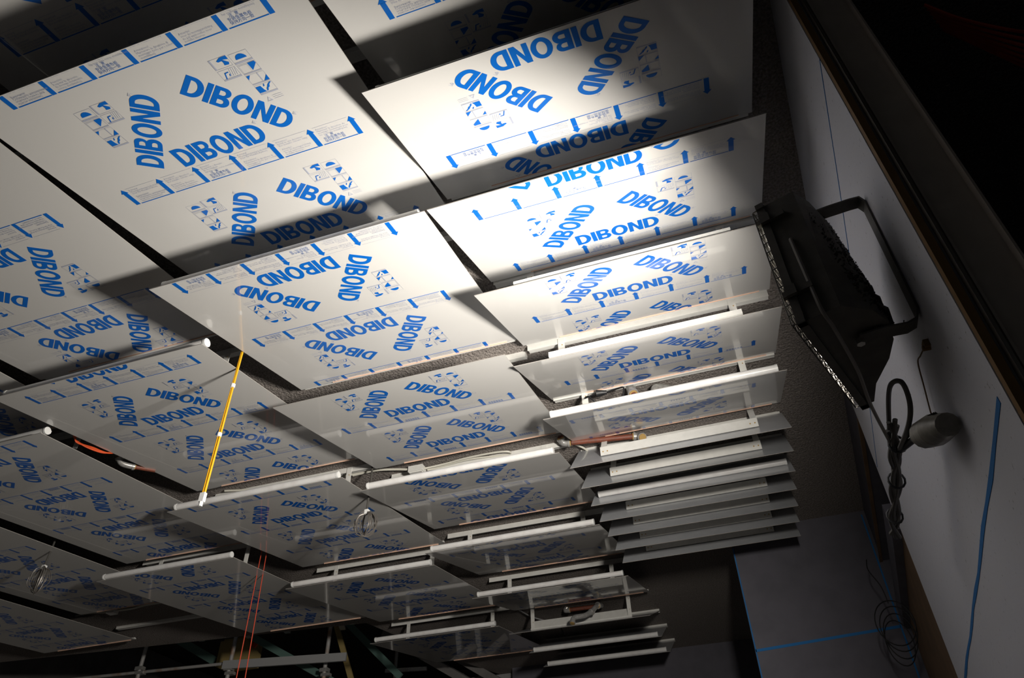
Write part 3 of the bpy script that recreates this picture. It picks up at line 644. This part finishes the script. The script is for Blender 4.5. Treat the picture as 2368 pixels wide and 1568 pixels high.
for k in range(4):
    MB().tube(spline([(-4.135+0.006*k, 3.06+0.01*k, 2.80), (-4.118+0.004*k, 3.09, 2.735-0.006*k), (-4.085, 3.18+0.012*k, 2.715+0.007*k), (-4.055+0.003*k, 3.30, 2.735), (-4.05, 3.37+0.012*k, 2.80)]), 0.006, 6).build('cable', 'orange', oc, smooth=True)

# ------------------------------------------------------------------ things hanging from the ceiling
yc = thing('yellow_cord', 'doubled yellow cord with a pale connector, hanging between the panels', 'cord', (-2.55, 2.707, 2.95))
for s_ in (-0.006, 0.006):
    MB().tube(spline([(-2.55+s_*0.5, 2.707, 2.96), (-2.55+s_*0.6, 2.707, 2.6), (-2.548+s_, 2.707, 2.2), (-2.545+s_, 2.707, 1.84)]), 0.0055, 8).build('strand', 'yellow', yc, smooth=True)
MB().box((-2.545, 2.707, 1.815), (0.028, 0.020, 0.05)).cyl((-2.545, 2.707, 1.79), (-2.545, 2.707, 1.765), 0.010, 10).build('connector', 'cap', yc)
for zz in (2.52, 2.19): MB().cyl((-2.549, 2.707, zz-0.012), (-2.549, 2.707, zz+0.012), 0.013, 10).build('band', 'cap', yc)
rs = thing('red_string', 'two long red strings hanging down below the third column', 'string', (-4.18, 5.36, 2.95))
for s_, e_ in ((0, 0.03), (0.055, 0.10)):
    MB().tube([(-4.19+s_, 5.36, 2.95), (-4.19+s_+e_*0.5, 5.36, 1.6), (-4.19+s_+e_, 5.36, 0.0)], 0.0042, 6).build('strand', 'red', rs, smooth=True)
def hanging_coil(label, x, y, ztop, zc_, r):
    t = thing('wire_coil', label, 'wire', (x, y, ztop), 'coiled steel wires hanging from the ceiling')
    MB().tube(spline([(x, y, ztop), (x+0.003, y, (ztop+zc_)/2+0.1), (x-0.004, y, zc_+r*1.02)]), 0.008, 7).build('hanger', 'cable', t, smooth=True)
    rnd = random.Random(int(1000*abs(x)))
    for k in range(9):
        rr = r*rnd.uniform(0.78, 1.06); ph_ = rnd.uniform(-0.9, 0.9); sq = rnd.uniform(0.62, 0.92); p1, p2 = rnd.uniform(0, 6), rnd.uniform(0, 6); top = zc_+r*0.98
        pts_ = []
        for i_ in range(30):
            a = 2*math.pi*i_/30; wv = 1+0.07*math.sin(2*a+p1)+0.04*math.sin(5*a+p2)
            pts_.append((x+rr*sq*wv*math.cos(a)*math.cos(ph_), y+rr*sq*wv*math.cos(a)*math.sin(ph_), top-rr+rr*wv*math.sin(a)))
        MB().tube(pts_, 0.0036, 5, closed=True).build('loop', 'wirecoil', t, smooth=True)
    MB().box((x, y, zc_+r*1.0), (0.03, 0.03, 0.035)).build('tape', 'cap', t)
hanging_coil('coil of steel wire hanging between the second and third columns', -2.575, 4.40, 2.95, 2.44, 0.095)
hanging_coil('coil of steel wire hanging at far left between the fourth and fifth columns', -5.60, 4.40, 2.95, 2.47, 0.105)

# ------------------------------------------------------------------ scaffolding and rough work beyond the ceiling edge
def scaf(label, x, y, z0, z1, lean=0.0, r=0.026):
    t = thing('scaffold_standard', label, 'scaffold tube', (x, y, z0), 'upright scaffold tubes')
    MB().cyl((x+lean, y, z0), (x, y, z1), r, 12).build('tube', 'scaf', t, smooth=True)
    return t
zl = {}
for i, (x, y, zt, lab) in enumerate(((-7.96, 8.2, 3.6, 'leftmost upright scaffold tube beyond the ceiling edge'), (-6.53, 8.2, 3.8, 'bright upright scaffold tube behind the red strings'), (-5.38, 8.6, 3.5, 'rust-stained upright scaffold tube below the third column'), (-5.6, 11.0, 4.3, 'thin distant upright scaffold tube at centre'))):
    t = scaf(lab, x, y, -1.6, zt)
    if i < 3:
        z_ = (3.02, 2.86, 2.82)[i]
        q = MB(); q.box((x, y, z_), (0.11, 0.075, 0.045)); q.box((x+0.03, y, z_-0.06), (0.12, 0.07, 0.035)); q.build('coupler', 'galv', t)
def ledger(label, a, bb, r, m_, flatw=None):
    q = MB()
    if flatw: q.bar(a, bb, flatw, 0.03, side=(0, 0, 1))
    else: q.cyl(a, bb, r, 10)
    return tag(q.build('scaffold_ledger' if not flatw else 'scaffold_beam', m_, smooth=not flatw), label, 'scaffold')
ledger('grey boarded scaffold beam between two upright tubes', (-6.6, 8.15, 2.90), (-5.0, 8.45, 2.90), 0, 'studs', 0.10)
ledger('thin scaffold ledger running left from the bright upright tube', (-9.5, 8.2, 3.02), (-6.5, 8.2, 2.93), 0.02, 'scaf')
ledger('green scaffold brace slanting down behind the red strings', (-6.9, 8.75, 3.55), (-5.3, 8.8, 2.70), 0, 'greenpaint', 0.09)
ledger('green scaffold brace slanting down right of the rusty tube', (-5.9, 9.5, 3.95), (-4.75, 9.5, 2.90), 0, 'greenpaint', 0.09)
ledger('olive scaffold brace beside the rusty upright tube', (-5.55, 9.0, 3.55), (-5.17, 9.0, 2.70), 0, 'bin', 0.07)
ledger('green scaffold board end at lower left', (-8.3, 9.0, 3.72), (-7.45, 9.0, 3.28), 0, 'greenpaint', 0.11)
ledger('short bright metal channel at bottom centre', (-5.25, 10.0, 3.16), (-4.6, 10.0, 3.12), 0, 'galv', 0.05)
bn = thing('timber_box', 'yellow timber box with an orange flap in the scaffolding', 'box', (-7.08, 9.05, 3.2))
MB().box((-7.08, 9.05, 3.33), (0.50, 0.3, 0.34)).build('body', 'bin', bn); MB().box((-7.08, 9.05, 3.515), (0.42, 0.26, 0.03)).build('lid', 'bin', bn)
MB().bar((-7.02, 8.98, 3.56), (-6.74, 8.95, 3.40), 0.1, 0.02).build('flap', 'orange', bn)
for i, (x, y, z) in enumerate(((-7.95, 8.0, 3.28), (-7.0, 8.0, 3.22), (-6.25, 8.0, 3.17), (-5.75, 8.1, 3.20), (-5.0, 8.2, 3.18))):
    lab = ['first', 'second', 'third', 'fourth', 'fifth', 'sixth'][i]
    o = MB().bar((x-0.10, y+0.25, z+0.08), (x+0.14, y-0.2, z-0.03), 0.07, 0.035).build('furring_channel', 'studs')
    tag(o, f'short grey metal furring channel, {lab} from the left past the ceiling edge', 'channel', 'furring channels past the ceiling edge')
# rough beams and studs under the far end
for i, (a, bb) in enumerate((((-5.1, 9.55, 3.54), (-3.75, 9.8, 2.74)), ((-4.3, 9.75, 3.30), (-3.3, 9.85, 2.69)))):
    tag(MB().bar(a, bb, 0.10, 0.07).build('timber_beam', 'concrete'), ['rough slanting timber beam left of the far plaster patch', 'rough slanting timber beam under the far plaster patch'][i], 'beam')
for i, x in enumerate((-4.15, -3.85, -3.3, -2.75)):
    tag(MB().box((x, 10.2, 1.0), (0.07, 0.05, 4.1)).build('metal_stud', 'studs'), ['leftmost', 'second from left', 'third from left', 'rightmost'][i]+' upright grey metal stud of the unfinished far partition', 'stud', 'studs of the far partition')
tag(MB().box((-3.3, 10.15, 2.93), (1.7, 0.06, 0.06)).build('stud_track', 'studs'), 'horizontal grey metal track above the far studs', 'track')
